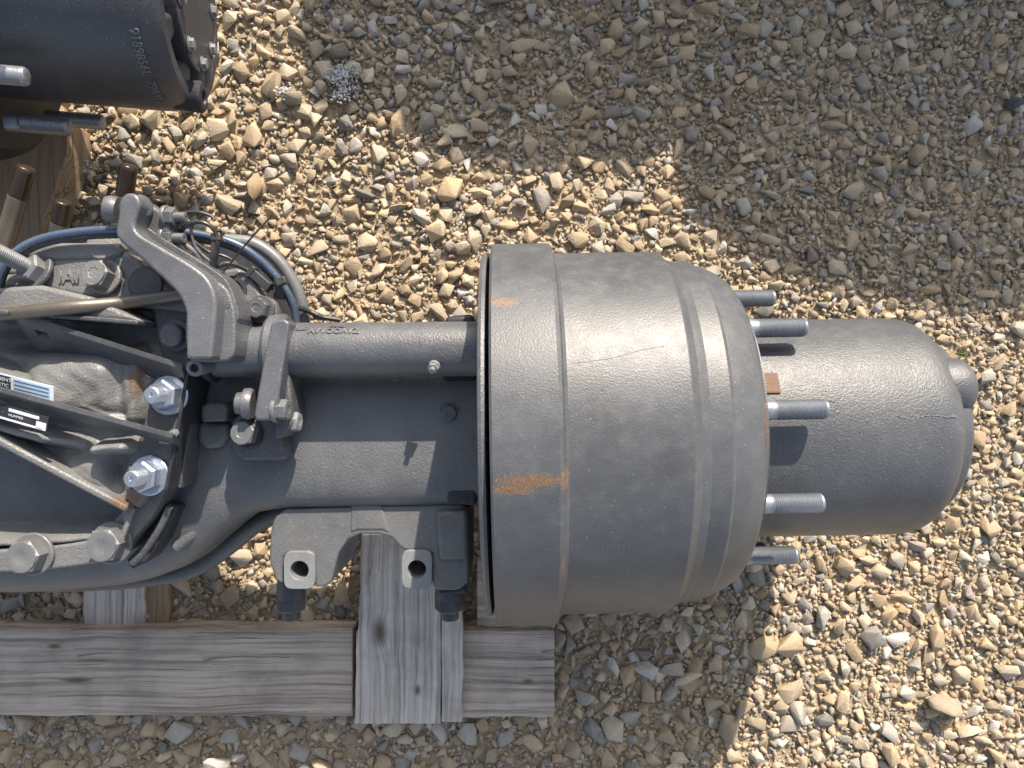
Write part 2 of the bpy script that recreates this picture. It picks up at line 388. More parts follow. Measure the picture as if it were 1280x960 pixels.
def rotm(n, tilt):
    a = rng.uniform(0, 2 * np.pi, n); t = rng.normal(0, tilt, n); b_ = rng.normal(0, tilt, n)
    ca, sa, ct, st, cb, sb = np.cos(a), np.sin(a), np.cos(t), np.sin(t), np.cos(b_), np.sin(b_); Z = np.zeros(n); O = np.ones(n)
    Rz = np.stack([ca, -sa, Z, sa, ca, Z, Z, Z, O], 1).reshape(n, 3, 3); Rx = np.stack([O, Z, Z, Z, ct, -st, Z, st, ct], 1).reshape(n, 3, 3)
    Ry = np.stack([cb, Z, sb, Z, O, Z, -sb, Z, cb], 1).reshape(n, 3, 3); return Rx @ Ry @ Rz
Vs, Ts, Cs, base = [], [], [], 0
def add_set(arr, protos, grey, tilt, zk, zj):
    global base
    n = len(arr); which = rng.integers(0, len(protos), n); col = tints(n, grey)
    for k, (V, T) in enumerate(protos):
        s = np.where(which == k)[0]
        if not len(s): continue
        A = arr[s]; Rm = rotm(len(s), tilt); r = A[:, 2] * 1.22
        P = np.einsum('nij,vj->nvi', Rm, V) * r[:, None, None] * rng.uniform(.85, 1.15, (len(s), 1, 3))
        z = np.array([ground_z(a, b_) for a, b_ in A[:, :2]]) + A[:, 2] * zk + rng.uniform(-zj, zj, len(s)) * A[:, 2]
        P += np.stack([A[:, 0], A[:, 1], z], 1)[:, None]
        nv = len(V); Vs.append(P.reshape(-1, 3)); Ts.append((T[None] + (np.arange(len(s)) * nv)[:, None, None] + base).reshape(-1, 3))
        Cs.append(np.repeat(col[s], nv, 0)); base += nv * len(s)
add_set(big[big[:, 2] >= .0108], P_BIG, .30, .24, .17, .2); add_set(big[big[:, 2] < .0108], [stone_proto(random.randint(8, 11), random.uniform(.42, .65), 0) for _ in range(24)], .27, .30, .20, .22); add_set(sm, P_SM, .20, .5, .35, .5); add_set(gr, P_SM[:10], .10, .6, .45, .8)
def soup(name, Vs, Ts, Cs, mat):
    V = np.concatenate(Vs).astype(np.float32); T = np.concatenate(Ts).astype(np.int32); Cc = np.concatenate(Cs)
    me = bpy.data.meshes.new(name); me.vertices.add(len(V)); me.vertices.foreach_set('co', V.ravel())
    me.loops.add(T.size); me.loops.foreach_set('vertex_index', T.ravel()); me.polygons.add(len(T))
    me.polygons.foreach_set('loop_start', np.arange(0, T.size, 3, dtype=np.int32)); me.update(calc_edges=True)
    a = me.attributes.new('tint', 'FLOAT_COLOR', 'POINT'); a.data.foreach_set('color', np.c_[Cc, np.ones(len(Cc))].astype(np.float32).ravel())
    me.materials.append(mat); o = bpy.data.objects.new(name, me); COL.objects.link(o); return o
gv_ = soup('gravel', Vs, Ts, Cs, M['stone']); gv_['kind'] = 'stuff'; gv_['label'] = 'crushed tan and grey limestone gravel covering the yard'; gv_['category'] = 'gravel'
print('gravel tris', sum(len(t) for t in Ts), 'stones', len(big), len(sm), len(gr))

# a few stones that stand out
def lone(px, py, r, zk, tint, label, rot, asp=(1, .75, .7), n=15):
    V, T = stone_proto(n, .8, .05); Rm = np.array(Matrix.Rotation(rot[2], 3, 'Z') @ Matrix.Rotation(rot[0], 3, 'X') @ Matrix.Rotation(rot[1], 3, 'Y'))
    p = at(px, py, .012); P = (V * np.array(asp) * r) @ Rm.T
    o = soup('stone', [P], [T], [np.tile(np.array(tint), (len(V), 1))], M['stone']); o.location = (p.x, p.y, r * zk)
    return tag(o, label, 'stone')
lone(1180, 880, .036, .5, (.34, .29, .22), 'large angular two-tone stone standing on edge with a dark shadowed side, bottom right', (.9, .5, -.6))
lone(1148, 192, .026, .45, (.40, .34, .24), 'chunky tan stone sitting proud of the shaded gravel, upper right', (.4, .3, .4))
lone(935, 38, .026, .4, (.42, .33, .2), 'ochre lump of stone in the shaded gravel at the top', (.2, .3, .1))
lone(962, 243, .024, .35, (.46, .42, .33), 'pale oval stone lying in the shaded gravel above the hub', (.1, .2, -.4), (1, .6, .5))
lone(318, 235, .034, .45, (.36, .27, .17), 'tall brown stone leaning in the sunlit gravel beside the cables', (.5, .7, 1.2), (1, .6, .6))
lone(1270, 128, .022, .5, (.06, .065, .08), 'almost black stone among brown ones by the right edge', (.3, .2, .3))
lone(425, 65, .024, .5, (.22, .2, .17), 'grey boulder-like stone at the edge of the shade, top left of centre', (.3, .5, .3))
Vs, Ts, Cs, base = [], [], [], 0
def crumbs(px, py, s, n):
    p = at(px, py, .03); a = np.c_[rng.normal(p.x, s, n), rng.normal(p.y, s * .8, n), rng.uniform(.001, .003, n)]; a0 = base
    add_set(a, P_SM, 0, .8, 1, .5); 
    for v in Vs[-10:]: pass
crumbs(425, 92, .011, 260); crumbs(428, 114, .011, 110); crumbs(352, 112, .006, 90); crumbs(97, 206, .009, 110)
Vs = [v + np.array([0, 0, .017]) for v in Vs]; Cs = [np.tile([.68, .70, .73], (len(c), 1)) * rng.uniform(.8, 1.1, (len(c), 1)) for c in Cs]
cr = soup('crumbs', Vs, Ts, Cs, M['stone']); tag(cr, 'white crumbled debris scattered on the gravel', 'debris', kind='stuff')
tag(pipe('straw', [at(250, 140, .03), at(243, 160, .032), at(231, 190, .03), at(224, 235, .03)], .0012, wood('straw_fibre', 'Y', (.45, .38, .25), (.3, .24, .15)), n=6, seg=6),
    'thin dry straw lying on the gravel below the upper hub', 'straw')
tag(pipe('twig', [at(262, 205, .032), at(275, 208, .03), at(290, 212, .03), at(306, 206, .032)], .0010, M['browntip'], n=6, seg=6),
    'short dark curved twig on the sunlit gravel', 'twig')
for k in range(3): pass

def tuft(name, px, py, n, ln, mat, label, cat):
    b = bmesh.new(); c = at(px, py, .018)
    for k in range(n):
        a = random.uniform(0, 6.28); l = ln * random.uniform(.5, 1); d = Vector((math.cos(a), math.sin(a), 0)); s_ = Vector((-d.y, d.x, 0)) * random.uniform(-.3, .3) * l
        o = Vector((random.gauss(0, ln * .15), random.gauss(0, ln * .15), 0))
        pipe_bm(b, spline([c + o, c + o + d * l * .5 + s_ + Vector((0, 0, .008)), c + o + d * l + Vector((0, 0, .004))], 4), .0007, 5)
    tag(link(name, mesh_of(b), mat, smooth=60), label, cat)
tuft('dry_grass', 1047, 106, 9, .03, wood('dry_blades', 'X', (.40, .33, .22), (.28, .22, .14), seed=4), 'small tuft of dry tan grass in the shaded gravel, top right', 'grass')
gm, gn_, gb = newmat('green_blades'); gb.inputs['Base Color'].default_value = (.12, .15, .04, 1); gb.inputs['Roughness'].default_value = .7
tuft('moss', 1201, 443, 22, .012, gm, 'tiny green sprouts in the gravel beside the hub end', 'plant')

# ------------------------------------------------------------------ pallet under the axle
pal = thing('pallet', 'weathered grey timber pallet under the truck axle', 'pallet', tuple(at(300, 840, 0)))
def board(name, x0, y0, x1, y1, zt, zb, mat, parent, skew=0, label=None, n=26, along='X'):
    """a sawn board with slightly wavy edges; corners given in photo pixels at its top"""
    a = at(x0, y0, zt); c = at(x1, y1, zt); b = bmesh.new(); rows = []
    lx = along == 'X'
    for i in range(n + 1):
        t = i / n; row = []
        for (s, z) in ((0, zt), (1, zt), (1, zb), (0, zb)):
            wv = .0010 * math.sin(t * 17 + s * 2 + x0) + .0008 * math.sin(t * 41 + s * 5)
            sk = skew[s] if isinstance(skew, tuple) else skew
            if not lx and isinstance(skew, tuple) and skew[s] == 0: wv *= .3
            if lx: p = Vector((a.x + (c.x - a.x) * t, (a.y if s == 0 else c.y) + wv + sk * t, z))
            else: p = Vector(((a.x if s == 0 else c.x) + wv + sk * t, a.y + (c.y - a.y) * t, z))
            row.append(b.verts.new(p))
        rows.append(row)
    for p, q in zip(rows, rows[1:]):
        for k in range(4): b.faces.new((p[k], p[(k + 1) % 4], q[(k + 1) % 4], q[k]))
    b.faces.new(rows[0]); b.faces.new(rows[-1])
    return link(name, mesh_of(b), mat, parent, label, smooth=40, bevel=.0015, seg=2)
WX = wood('grey_timber_long', 'X', (.54, .465, .39), (.24, .20, .165), seed=.3, knots=((tuple(at(96, 850, .045)), (.03, .008, .05)), (tuple(at(68, 808, .045)), (.015, .005, .05)), (tuple(at(660, 852, .045)), (.015, .006, .05))))
WY = wood('grey_timber_cross', 'Y', (.60, .555, .50), (.31, .28, .25), seed=.8, knots=((tuple(at(522, 862, .07)), (.006, .012, .05)), (tuple(at(475, 790, .07)), (.016, .03, .05))))
WB = wood('brown_timber', 'Y', (.32, .23, .14), (.2, .14, .08), warm=.08, seed=2)
board('rail', -90, 785, 440.5, 894, .045, .0, WX, pal, skew=-.002)
board('rail', 445, 789, 693, 897, .045, .0, WX, pal, skew=.001)
board('plank', 457, 560, 550.6, 905, .072, .046, WY, pal, along='Y', skew=(-.019, 0))
board('plank', 551.9, 560, 578, 903, .0712, .046, WY, pal, along='Y', skew=(0, -.0005))
board('block', 104, 640, 180, 784, .024, .0, WY, pal, along='Y')
board('block', 180.6, 640, 211, 784, .018, .0, WB, pal, along='Y')
board('block', 596, 700, 694, 784, .03, .0, WX, pal)
pal2 = thing('pallet', 'brown wooden pallet corner under the axle in the upper left', 'pallet', tuple(at(30, 240, 0)))
prism('plank', [(-80, 150), (84, 150), (84, 190), (46, 300), (34, 340), (-80, 340)], .07, .0, wood('brown_plank', 'Y', (.36, .27, .18), (.24, .17, .11), warm=.1, seed=3), pal2, .002)

# ------------------------------------------------------------------ the axle
axle = thing('truck_axle', 'dark grey drive axle with brake drum and hub, lying on the grey pallet', 'truck axle', (-.2, AXY, .02))
# drum
drum = lathe('brake_drum', [(-.004, .10), (-.010, .214), (-.0205, .228), (-.0215, .2365), (-.0215, .2385), (-.019, .2405), (.046, .2405), (.050, .2385), (.0525, .231), (.056, .2285), (.060, .228),
    (.1785, .2278), (.1800, .2272), (.189, .2195), (.1985, .2163), (.1992, .2160), (.2205, .2150), (.2225, .2140), (.2245, .2122), (.238, .2080), (.250, .2020), (.2595, .1955), (.265, .1885), (.267, .1835), (.267, .10)], AXM, M['drum'], axle, seg=160, smooth=17)
lathe('dust_shield', [(-.030, .09), (-.033, .2), (-.0345, .221), (-.0335, .2265), (-.030, .2285), (-.0265, .2275), (-.025, .220), (-.025, .09)], AXM, M['tube'], axle, seg=128, smooth=40)
bm = bmesh.new(); lathe_bm(bm, [(.20, .12), (.2665, .181), (.2695, .181), (.271, .16), (.276, .148), (.277, .1385)], AXM, 96, False)
link('hub_flange', mesh_of(bm), M['hub'], axle, smooth=30)
hub = lathe('wheel_hub', [(.20, .1385), (.30, .1395), (.476, .1395), (.490, .1383), (.500, .1350), (.5070, .130), (.5108, .1250), (.5120, .1232), (.5122, .1195), (.5150, .1185), (.5240, .1165), (.5290, .1125), (.5305, .106), (.5306, .02)], AXM, M['hub'], axle, seg=128, smooth=24)
# lug with drain plug on the hub end
LUG = AXM @ Matrix.Rotation(-R(29), 4, 'X')
bm = bmesh.new()
lathe_bm(bm, [(.40, .004), (.45, .022), (.48, .030), (.505, .035), (.518, .0355), (.5265, .034), (.5315, .029), (.5325, .012)], LUG @ Matrix.Translation((0, 0, .101)), 32)
link('hub_lug', mesh_of(bm), M['hub'], hub, smooth=40)
# wheel studs
pr = [(.262, .0112), (.274, .0112), (.2755, .0107), (.281, .0104)]
nT = 26
for i in range(nT):
    x = .281 + (.334 - .281) * i / nT; d = (.334 - .281) / nT
    pr += [(x + d * .3, .0109), (x + d * .8, .0099)]
pr += [(.3345, .0104), (.3368, .0088), (.337, .003)]
def stud_mesh(prof, base, mat):
    b = bmesh.new(); lathe_bm(b, prof, Matrix.Identity(4), 20); me = mesh_of(b)
    me.materials.append(mat); me.polygons.foreach_set('use_smooth', [True] * len(me.polygons)); me.set_sharp_from_angle(angle=R(80)); return me
sme = stud_mesh(pr, 0, M['stud'])
for k in range(10):
    t = R(82.2 - 36 * k); o = bpy.data.objects.new('wheel_stud', sme); COL.objects.link(o); o.parent = axle
    p = ax(0, .1675, t); o.location = p - wloc(axle); o.rotation_euler = (R(37 * k), 0, ROLL)
# rusty balance tab on the hub
for (px, py, s) in ((963, 479, .0125), (962, 640, .009)):
    p, n_ = on_cyl(px, py, .1395, -.001); b = bmesh.new(); bmesh.ops.create_cube(b, size=1)
    q = n_.to_track_quat('Z', 'X').to_matrix().to_4x4()
    bmesh.ops.transform(b, matrix=Matrix.Translation(p) @ q @ Matrix.Diagonal((s * 2.1, s * 1.6, .006, 1)), verts=b.verts)
    link('weld_tab', mesh_of(b), M['rust'] if s > .01 else M['hub'], axle, 'rusty rectangular tab beside the drum' if s > .01 else None, bevel=.002)
# raised casting lines
def surf_line(name, pts, r, rad, mat, parent, jit=0):
    P = []
    for a, b_ in zip(pts, pts[1:]):
        for i in range(8):
            t = i / 8; P.append(on_cyl(a[0] + (b_[0] - a[0]) * t + random.uniform(-jit, jit), a[1] + (b_[1] - a[1]) * t + random.uniform(-jit, jit), r, .0001)[0])
    b = bmesh.new(); pipe_bm(b, P, rad, 6); return link(name, mesh_of(b), mat, parent, smooth=60)
surf_line('casting_line', [(709, 455), (760, 449), (800, 438), (835, 432)], .22775, .0003, M['bolt'], drum)
surf_line('casting_line', [(1108, 525), (1122, 520), (1140, 524), (1160, 519), (1185, 521), (1196, 520), (1196, 520)], .1397, .0004, M['machined'], hub, 1.2)
surf_line('casting_line', [(1022, 508), (1034, 500), (1040, 503), (1052, 497)], .1395, .0003, M['bolt'], hub, 1.5)

# banjo housing and beam: a loft of superellipses
sec = [(-1.1, .192, .10), (-.67, .197, .105), (-.60, .197, .105), (-.51, .191, .10), (-.465, .182, .095), (-.42, .166, .085), (-.396, .152, .078), (-.366, .126, .072), (-.34, .106, .07), (-.324, .096, .07), (-.30, .0915, .07), (-.27, .0905, .07), (.0, .0905, .07), (.1, .09, .07)]
bm = bmesh.new(); rings = []; NS = 72
xs_ = np.concatenate([np.arange(-1.1, -.68, .05), np.arange(-.66, .1, .0125)])
A = np.array(sec)
for x in xs_:
    wv = np.interp(x, A[:, 0], A[:, 1]); hh = np.interp(x, A[:, 0], A[:, 2]); e = 4.2 if x > -.36 else 4.2 - 1.4 * min(1, (-.36 - x) / .12)
    ring = []; ht = np.interp(x, [-.43, -.36], [.055, .07])
    for i in range(NS):
        t = 2 * math.pi * i / NS; cs, sn = math.cos(t), math.sin(t)
        ring.append(bm.verts.new((x, AXY + x * math.sin(ROLL) + wv * math.copysign(abs(cs) ** (2 / e), cs), AXZ + (ht if sn > 0 else hh * .5) * math.copysign(abs(sn) ** (2 / e), sn))))
    rings.append(ring)
for a, b_ in zip(rings, rings[1:]):
    for i in range(NS): bm.faces.new((a[i], a[(i + 1) % NS], b_[(i + 1) % NS], b_[i]))
bm.faces.new(rings[0]); bm.faces.new(rings[-1])
beam = link('axle_beam', mesh_of(bm), M['beam'], axle, smooth=60)
# reinforcing web that sweeps down from banjo to beam
P = [at(395, 634, .27), at(360, 638, .262), at(325, 652, .25), at(292, 678, .235), at(262, 700, .225), at(225, 716, .22), at(150, 726, .22), at(60, 730, .22)]
pipe('banjo_web', P, .012, M['cast'], axle)
P = [at(345, 622, .31), at(310, 626, .312), at(275, 640, .316), at(245, 665, .32), at(220, 684, .322)]
pipe('banjo_web', P, lambda t: .007, M['beam'], axle)

# camshaft tube and its collar
TZ, TR = .375, .0312
def tubept(px): 
    p = at(px, 436, TZ); p.y += (px - 430) * .000012; return p
tm = dirmat((tubept(268).x, tubept(268).y, TZ), (math.cos(.006), math.sin(.006), 0))
L = tubept(600).x - tubept(268).x
tube = lathe('camshaft_tube', [(0, .02), (0, TR), (L * .28, TR), (L * .3, TR + .0003), (L, TR + .0003), (L + .02, TR)], tm, M['tube'], axle, seg=64)
lathe('tube_collar', [(-.006, .02), (-.006, TR + .004), (-.003, TR + .0055), (.001, TR + .0055), (.003, TR + .003), (.0035, TR + .001)], tm, M['dark'], axle, seg=48)
pipe('tube_weld', [at(275, 463, TZ + .019), at(400, 462, TZ + .019), at(500, 461, TZ + .019), at(594, 459, TZ + .019)], .0009, M['tube'], tube, n=10, seg=6)
def wrap_text(s, size, x_px, py, parent, mat, centre_y=436, r=TR, flipped=False):
    me = text_mesh(s, size, .0007, .0002); c = tubept(x_px)
    p0 = at(x_px, py, TZ + r * .8); s0 = math.asin(max(-1, min(1, (p0.y - c.y) / r)))
    for v in me.vertices:
        a = s0 + v.co.y / r; rr = r + .0003 + v.co.z
        v.co = Vector((c.x + v.co.x, c.y + rr * math.sin(a), TZ + rr * math.cos(a)))
    return link('cast_lettering', me, mat, parent)
wrap_text('AVVOOAVZ', .0105, 424, 414, tube, M['bolt'])  # paler grey on the tube's raised letters paints their glint
wrap_text('3/9/ 5x07', .0075, 378, 411, tube, M['bolt'])
wrap_text('/70 021', .006, 428, 407.5, tube, M['bolt'])
gp = at(543, 457, TZ + .026)
gn = bolt(gp, (-.1, -.45, .9), .0062, M['machined'], tube, washer=1.1, head=.7, name='grease_nipple', stud=.006)

# spider between beam and drum (dark shape behind the drum)
prism('spider', [(556, 395), (592, 392), (597, 470), (597, 632), (560, 632), (548, 560), (552, 470)], .335, .20, M['dark'], axle, .006)
for (px, py) in ((562, 516),): bolt(at(px, py, .336), (0, 0, 1), .010, M['cast'], axle)

# lever (slack adjuster arm)
lev = prism('brake_lever', open_outline([(264, 449), (266, 430), (268, 410), (270, 384), (267, 362), (256, 344), (236, 329), (200, 308), (175, 293), (168, 282), (171, 268), (175, 254), (170, 243), (158, 241), (149, 250), (147, 270), (144, 290), (150, 302), (168, 317), (205, 350), (222, 368), (231, 388), (232, 405), (232, 430), (232.5, 449)]),
      .462, .432, M['lever'], axle, .007, 5, smooth=60)
prism('lever_boss', smooth_outline([(232, 392), (250, 366), (268, 352), (284, 362), (292, 384), (294, 402), (291, 446), (266, 452), (246, 452), (236, 448), (231, 420)], 3), .440, .352, M['tube'], lev, .006, 4)
prism('lever_web', smooth_outline([(176, 262), (182, 262), (184, 284), (256, 330), (284, 352), (296, 384), (296, 402), (270, 405), (250, 360), (180, 306), (168, 290)], 3), .436, .40, M['cast'], lev, .005, 3)
me = text_mesh('2.4-22\n1194', .0075, .0004)
for v in me.vertices: v.co = Matrix.Rotation(R(-38), 3, 'Z') @ v.co + at(276, 380, .4404)
link('cast_lettering', me, M['bolt'], lev)
# socket screw at the lever foot
m_ = dirmat(at(247, 459, .425), (.03, -.15, 1))
bm = bmesh.new(); lathe_bm(bm, [(-.03, .0095), (.006, .0095), (.0085, .0088), (.0088, .0062)], m_, 28, False)
rr_ = [[bm.verts.new(m_ @ Vector((x, .0053 * math.sin(math.pi / 3 * i), .0053 * math.cos(math.pi / 3 * i)))) for i in range(6)] for x in (.0088, -.002)]
for i in range(6): bm.faces.new((rr_[0][i], rr_[0][(i + 1) % 6], rr_[1][(i + 1) % 6], rr_[1][i]))
bm.faces.new(rr_[1])
ring = [bm.verts.new(m_ @ Vector((.0088, .0063 * math.sin(2 * math.pi * i / 24), .0063 * math.cos(2 * math.pi * i / 24)))) for i in range(24)]
for i in range(24):
    a = rr_[0][(i * 6 // 24) % 6]; 
    bm.faces.new((ring[i], ring[(i + 1) % 24], a))
for i in range(6): bm.faces.new((ring[(i * 4 + 4) % 24], rr_[0][(i + 1) % 6], rr_[0][i]))
link('socket_screw', mesh_of(bm), M['bolt'], lev, smooth=30)
# clevis at the lever head with pin, yoke and two nuts
clv = prism('clevis', [(166, 252), (176, 246), (184, 252), (200, 262), (210, 268), (213, 290), (208, 306), (196, 302), (182, 290), (170, 272)], .435, .405, M['cast'], axle, .004, 3)
lathe('clevis_pin', [(0, .006), (0, .0135), (.006, .0145), (.012, .0125), (.014, .006)], dirmat(at(147, 263, .44), (-1, .15, .25)), M['lever'], clv, 28)
lathe('clevis_pin', [(-.02, .012), (0, .012), (.004, .0115), (.006, .008)], dirmat(at(176, 258, .445), (.85, .1, .5)), M['lever'], clv, 28)
bolt(at(207, 271, .43), (.95, -.05, .12), .0105, M['bolt'], clv, washer=1.15, head=.65, stud=.012)
bolt(at(205, 297, .425), (.95, -.05, .12), .0105, M['bolt'], clv, washer=1.15, head=.65, stud=.012)
pipe('push_rod', [at(205, 305, .40), at(250, 345, .395), at(294, 378, .39)], .0095, M['cast'], axle, seg=20)

# bracket arm that clamps the camshaft tube to the beam
base = prism('bracket_foot', [(289, 528), (297, 519), (330, 519), (352, 522), (356, 575), (303, 575), (288, 561)], .372, .338, M['cast'], axle, .0025, 2)
bolt(at(311, 541, .373), (-.10, .06, 1), .0150, M['bolt'], axle, washer=1.15, head=.75, wmat=M['dark'])
arm = prism('bracket_arm', [(339, 403), (347, 399), (356, 399), (362, 403), (359, 425), (352, 468), (346, 520), (342, 526), (320, 526), (317, 520), (322, 490), (331, 440)], .417, .365, M['lever'], axle, .004, 4)
lathe('bracket_ring', [(-.011, TR + .0005), (-.011, TR + .007), (-.007, TR + .010), (.005, TR + .010), (.010, TR + .006), (.011, TR + .0005)], dirmat((tubept(351).x, tubept(351).y, TZ), (1, 0, 0)), M['lever'], axle, 64)
prism('bracket_arm', [(356, 462), (362, 470), (366, 530), (352, 548), (342, 548), (345, 520), (352, 480)], .395, .345, M['cast'], axle, .003, 2)
bolt(at(344, 512, .406), (1, 0, .08), .0120, M['bolt'], axle, washer=1.25, head=.75)
bolt(at(359, 527, .382), (1, 0, .05), .0115, M['machined'], axle, washer=1.05, head=.75)
lathe('bracket_washer', [(0, .016), (.004, .018), (.010, .0175), (.0105, .013), (.018, .0125), (.020, .009)], dirmat(at(317, 505, .39), (-1, .05, .1)), M['lever'], axle, 36)
# small boss on the beam left of the bracket
prism('boss', [(250, 508), (258, 503), (278, 503), (285, 510), (284, 527), (250, 528)], .372, .335, M['cast'], axle, .006, 3)
prism('boss', [(247, 528), (286, 528), (286, 545), (276, 560), (255, 562), (245, 552)], .350, .33, M['beam'], axle, .006, 3)

# spring seat bracket below the beam
seat = thing('x', '', '') if False else None
spr = prism('spring_seat', [(338, 664), (342, 648), (356, 636), (576, 630), (585, 636), (586, 652), (586, 728), (572, 738), (545, 738), (540.5, 732), (540.5, 692), (534, 688), (506, 688), (500, 684), (489, 672), (474, 668), (450, 668), (436, 674), (424, 690), (418, 712), (414, 728), (404, 734), (393.5, 734), (393, 696), (388, 692), (360, 692), (354, 696), (353, 730), (344, 725), (336, 700)],
      .318, .20, M['spring'], axle, .007, 4)
spc = prism('spring_seat_rib', [(438, 630), (478, 630), (488, 668), (478, 664), (448, 664), (436, 668)], .3195, .308, M['spring'], axle, .004, 3)
prism('spring_seat_rib', [(543, 640), (584, 636), (586, 700), (548, 702)], .325, .308, M['spring'], axle, .006, 3)
def holed_pad(cx, cy, hw, hh, hr, zt, zb, mat, parent):
    b = bmesh.new(); c = at(cx, cy, zt); d = H - zt; n = 40; to, bo, ti, bi = [], [], [], []
    for i in range(n):
        t = 2 * math.pi * i / n; cs, sn = math.cos(t), math.sin(t); e = 2 / 5
        x = hw / F * d * math.copysign(abs(cs) ** e, cs); y = hh / F * d * math.copysign(abs(sn) ** e, sn); q = hr / F * d
        to.append(b.verts.new((c.x + x, c.y + y, zt))); bo.append(b.verts.new((c.x + x, c.y + y, zb)))
        ti.append(b.verts.new((c.x + q * cs, c.y + q * sn, zt))); bi.append(b.verts.new((c.x + q * cs, c.y + q * sn, zb)))
    for i in range(n):
        j = (i + 1) % n
        for a_, b2 in ((to, ti), (bo, to), (ti, bi), (bi, bo)): b.faces.new((a_[i], a_[j], b2[j], b2[i]))
    return link('bolt_pad', mesh_of(b), mat, parent, smooth=40, bevel=.0008, seg=2)
holed_pad(374, 713, 19.5, 23.5, 11.5, .324, .20, M['machined'], axle)
holed_pad(521, 712, 19, 24, 11.5, .324, .20, M['machined'], axle)
for (px, py, s) in ((364, 738, 1), (562, 738, 1.05)):
    m_ = dirmat(at(px, py, .275), (0, -1, 0)); bm = bmesh.new()
    lathe_bm(bm, [(-.02, .017 * s), (.006, .0185 * s), (.009, .018 * s)], m_, 32)
    hex_bm(bm, m_, .0185 * s, .008, .026, rot=.5); lathe_bm(bm, [(.02, .0115 * s), (.036, .0115 * s), (.0375, .010 * s)], m_, 24)
    link('seat_bolt', mesh_of(bm), M['boltdark'], axle, smooth=30)
prism('seat_shoulder', [(545, 702), (582, 702), (583, 742), (548, 744)], .305, .23, M['dark'], axle, .003)

# ------------------------------------------------------------------ carrier (differential housing)
FL = [(-230, 716), (-100, 717), (0, 716), (62, 712), (120, 704), (150, 694), (164, 676), (190, 645), (206, 612), (222, 560), (231, 510), (232, 455), (230, 400), (222, 372), (200, 352), (180, 335), (120, 318), (0, 316), (-120, 318), (-230, 320)]
FLC = (-10, 505); FK = .865
def ring_plate(name, outer, inner, zt, zb, mat, parent):
    b = bmesh.new(); L4 = [[b.verts.new((at(p[0], p[1], zt).x, at(p[0], p[1], zt).y, z)) for p in q] for q, z in ((outer, zt), (inner, zt), (inner, zb), (outer, zb))]
    n = len(outer)
    for a, c in ((0, 1), (1, 2), (2, 3), (3, 0)):
        for i in range(n): b.faces.new((L4[a][i], L4[a][(i + 1) % n], L4[c][(i + 1) % n], L4[c][i]))
    return link(name, mesh_of(b), mat, parent, smooth=50, bevel=.003, seg=3)
FLs = smooth_outline(FL, 3)
ring_plate('carrier_flange', FLs, [(FLC[0] + (x - FLC[0]) * FK, FLC[1] + (y - FLC[1]) * FK) for x, y in FLs], .366, .30, M['carrier'], axle)
# height field of the casting inside the flange
def seg_d(X, Y, a, b):
    a = np.array(a[:2]); b = np.array(b[:2]); ab = b - a; t = np.clip(((X - a[0]) * ab[0] + (Y - a[1]) * ab[1]) / (ab @ ab), 0, 1)
    return np.hypot(X - a[0] - t * ab[0], Y - a[1] - t * ab[1]), t
def px2(p, z=.40): q = at(p[0], p[1], z); return (q.x, q.y)
gx = np.arange(px2((-90, 0))[0], px2((235, 0))[0], .0014); gy = np.arange(px2((0, 720))[1], px2((0, 385))[1], .0014)
GX, GY = np.meshgrid(gx, gy, indexing='ij')
PXX = 640 + GX * F / (H - .40); PYY = 480 - GY * F / (H - .40)          # photo pixels of the grid at the casting's height
fa = np.array([math.atan2(y - FLC[1], x - FLC[0]) for x, y in FLs]); fr = np.array([math.hypot(x - FLC[0], y - FLC[1]) for x, y in FLs]); o_ = np.argsort(fa)
rim = np.hypot(PXX - FLC[0], PYY - FLC[1]) / np.interp(np.arctan2(PYY - FLC[1], PXX - FLC[0]), fa[o_], fr[o_], period=2 * math.pi)
def sst(a, b, x): t = np.clip((x - a) / (b - a), 0, 1); return t * t * (3 - 2 * t)
def gs(p, rx, ry, n=2.0): return np.exp(-((np.abs(PXX - p[0]) / rx) ** n + (np.abs(PYY - p[1]) / ry) ** n))
Z = np.full(GX.shape, .378)
def ridge(a, b, wdt, h0, h1, flat=2.5):
    global Z
    a = np.array(a, float); b = np.array(b, float); ab = b - a; t = np.clip(((PXX - a[0]) * ab[0] + (PYY - a[1]) * ab[1]) / (ab @ ab), 0, 1)
    d = np.hypot(PXX - a[0] - t * ab[0], PYY - a[1] - t * ab[1]); hgt = h0 + (h1 - h0) * t
    Z = np.maximum(Z, .36 + (hgt - .36) * np.exp(-(d / wdt) ** flat))
Z += (.040 + .00035 * (PYY - 470)) * gs((98, 476), 74, 46, 4)                      # smooth shell between the two bracket plates
Z -= .018 * gs((118, 500), 45, 26, 2)                     # shallow saddle in it
ridge((167, 440), (160, 520), 15, .402, .398, 3)          # collar beside the bolted pad
Z -= .012 * gs((146, 478), 9, 40, 2)
ridge((-60, 450), (78, 492), 15, .424, .416, 3)           # round rib under the pale sticker
ridge((78, 492), (150, 528), 14, .414, .395, 2)
ridge((-60, 512), (58, 545), 15, .424, .418, 2.5)         # rib with the second sticker
ridge((58, 545), (98, 556), 14, .418, .392, 2)
Z += .016 * gs((120, 590), 50, 26, 2.5)                   # sunlit web above the long rib
ridge((124, 562), (158, 558), 12, .416, .414, 3)          # hooked knob
Z -= .03 * gs((135, 592), 14, 22, 2.5)
Z -= .02 * gs((30, 425), 60, 13, 2.5)
side = (PYY - 522) - (PXX + 60) * (115 / 218)             # > 0 below the long rib
Z = np.where(side > 0, Z - (Z - .315) * sst(2, 12, side), Z)
Z = np.maximum(Z, np.where(side > 0, .315 + .05 * sst(.74, .87, rim), 0))
Z += .0007 * np.sin(PXX * .21 + np.sin(PYY * .1) * 2) * np.sin(PYY * .17)
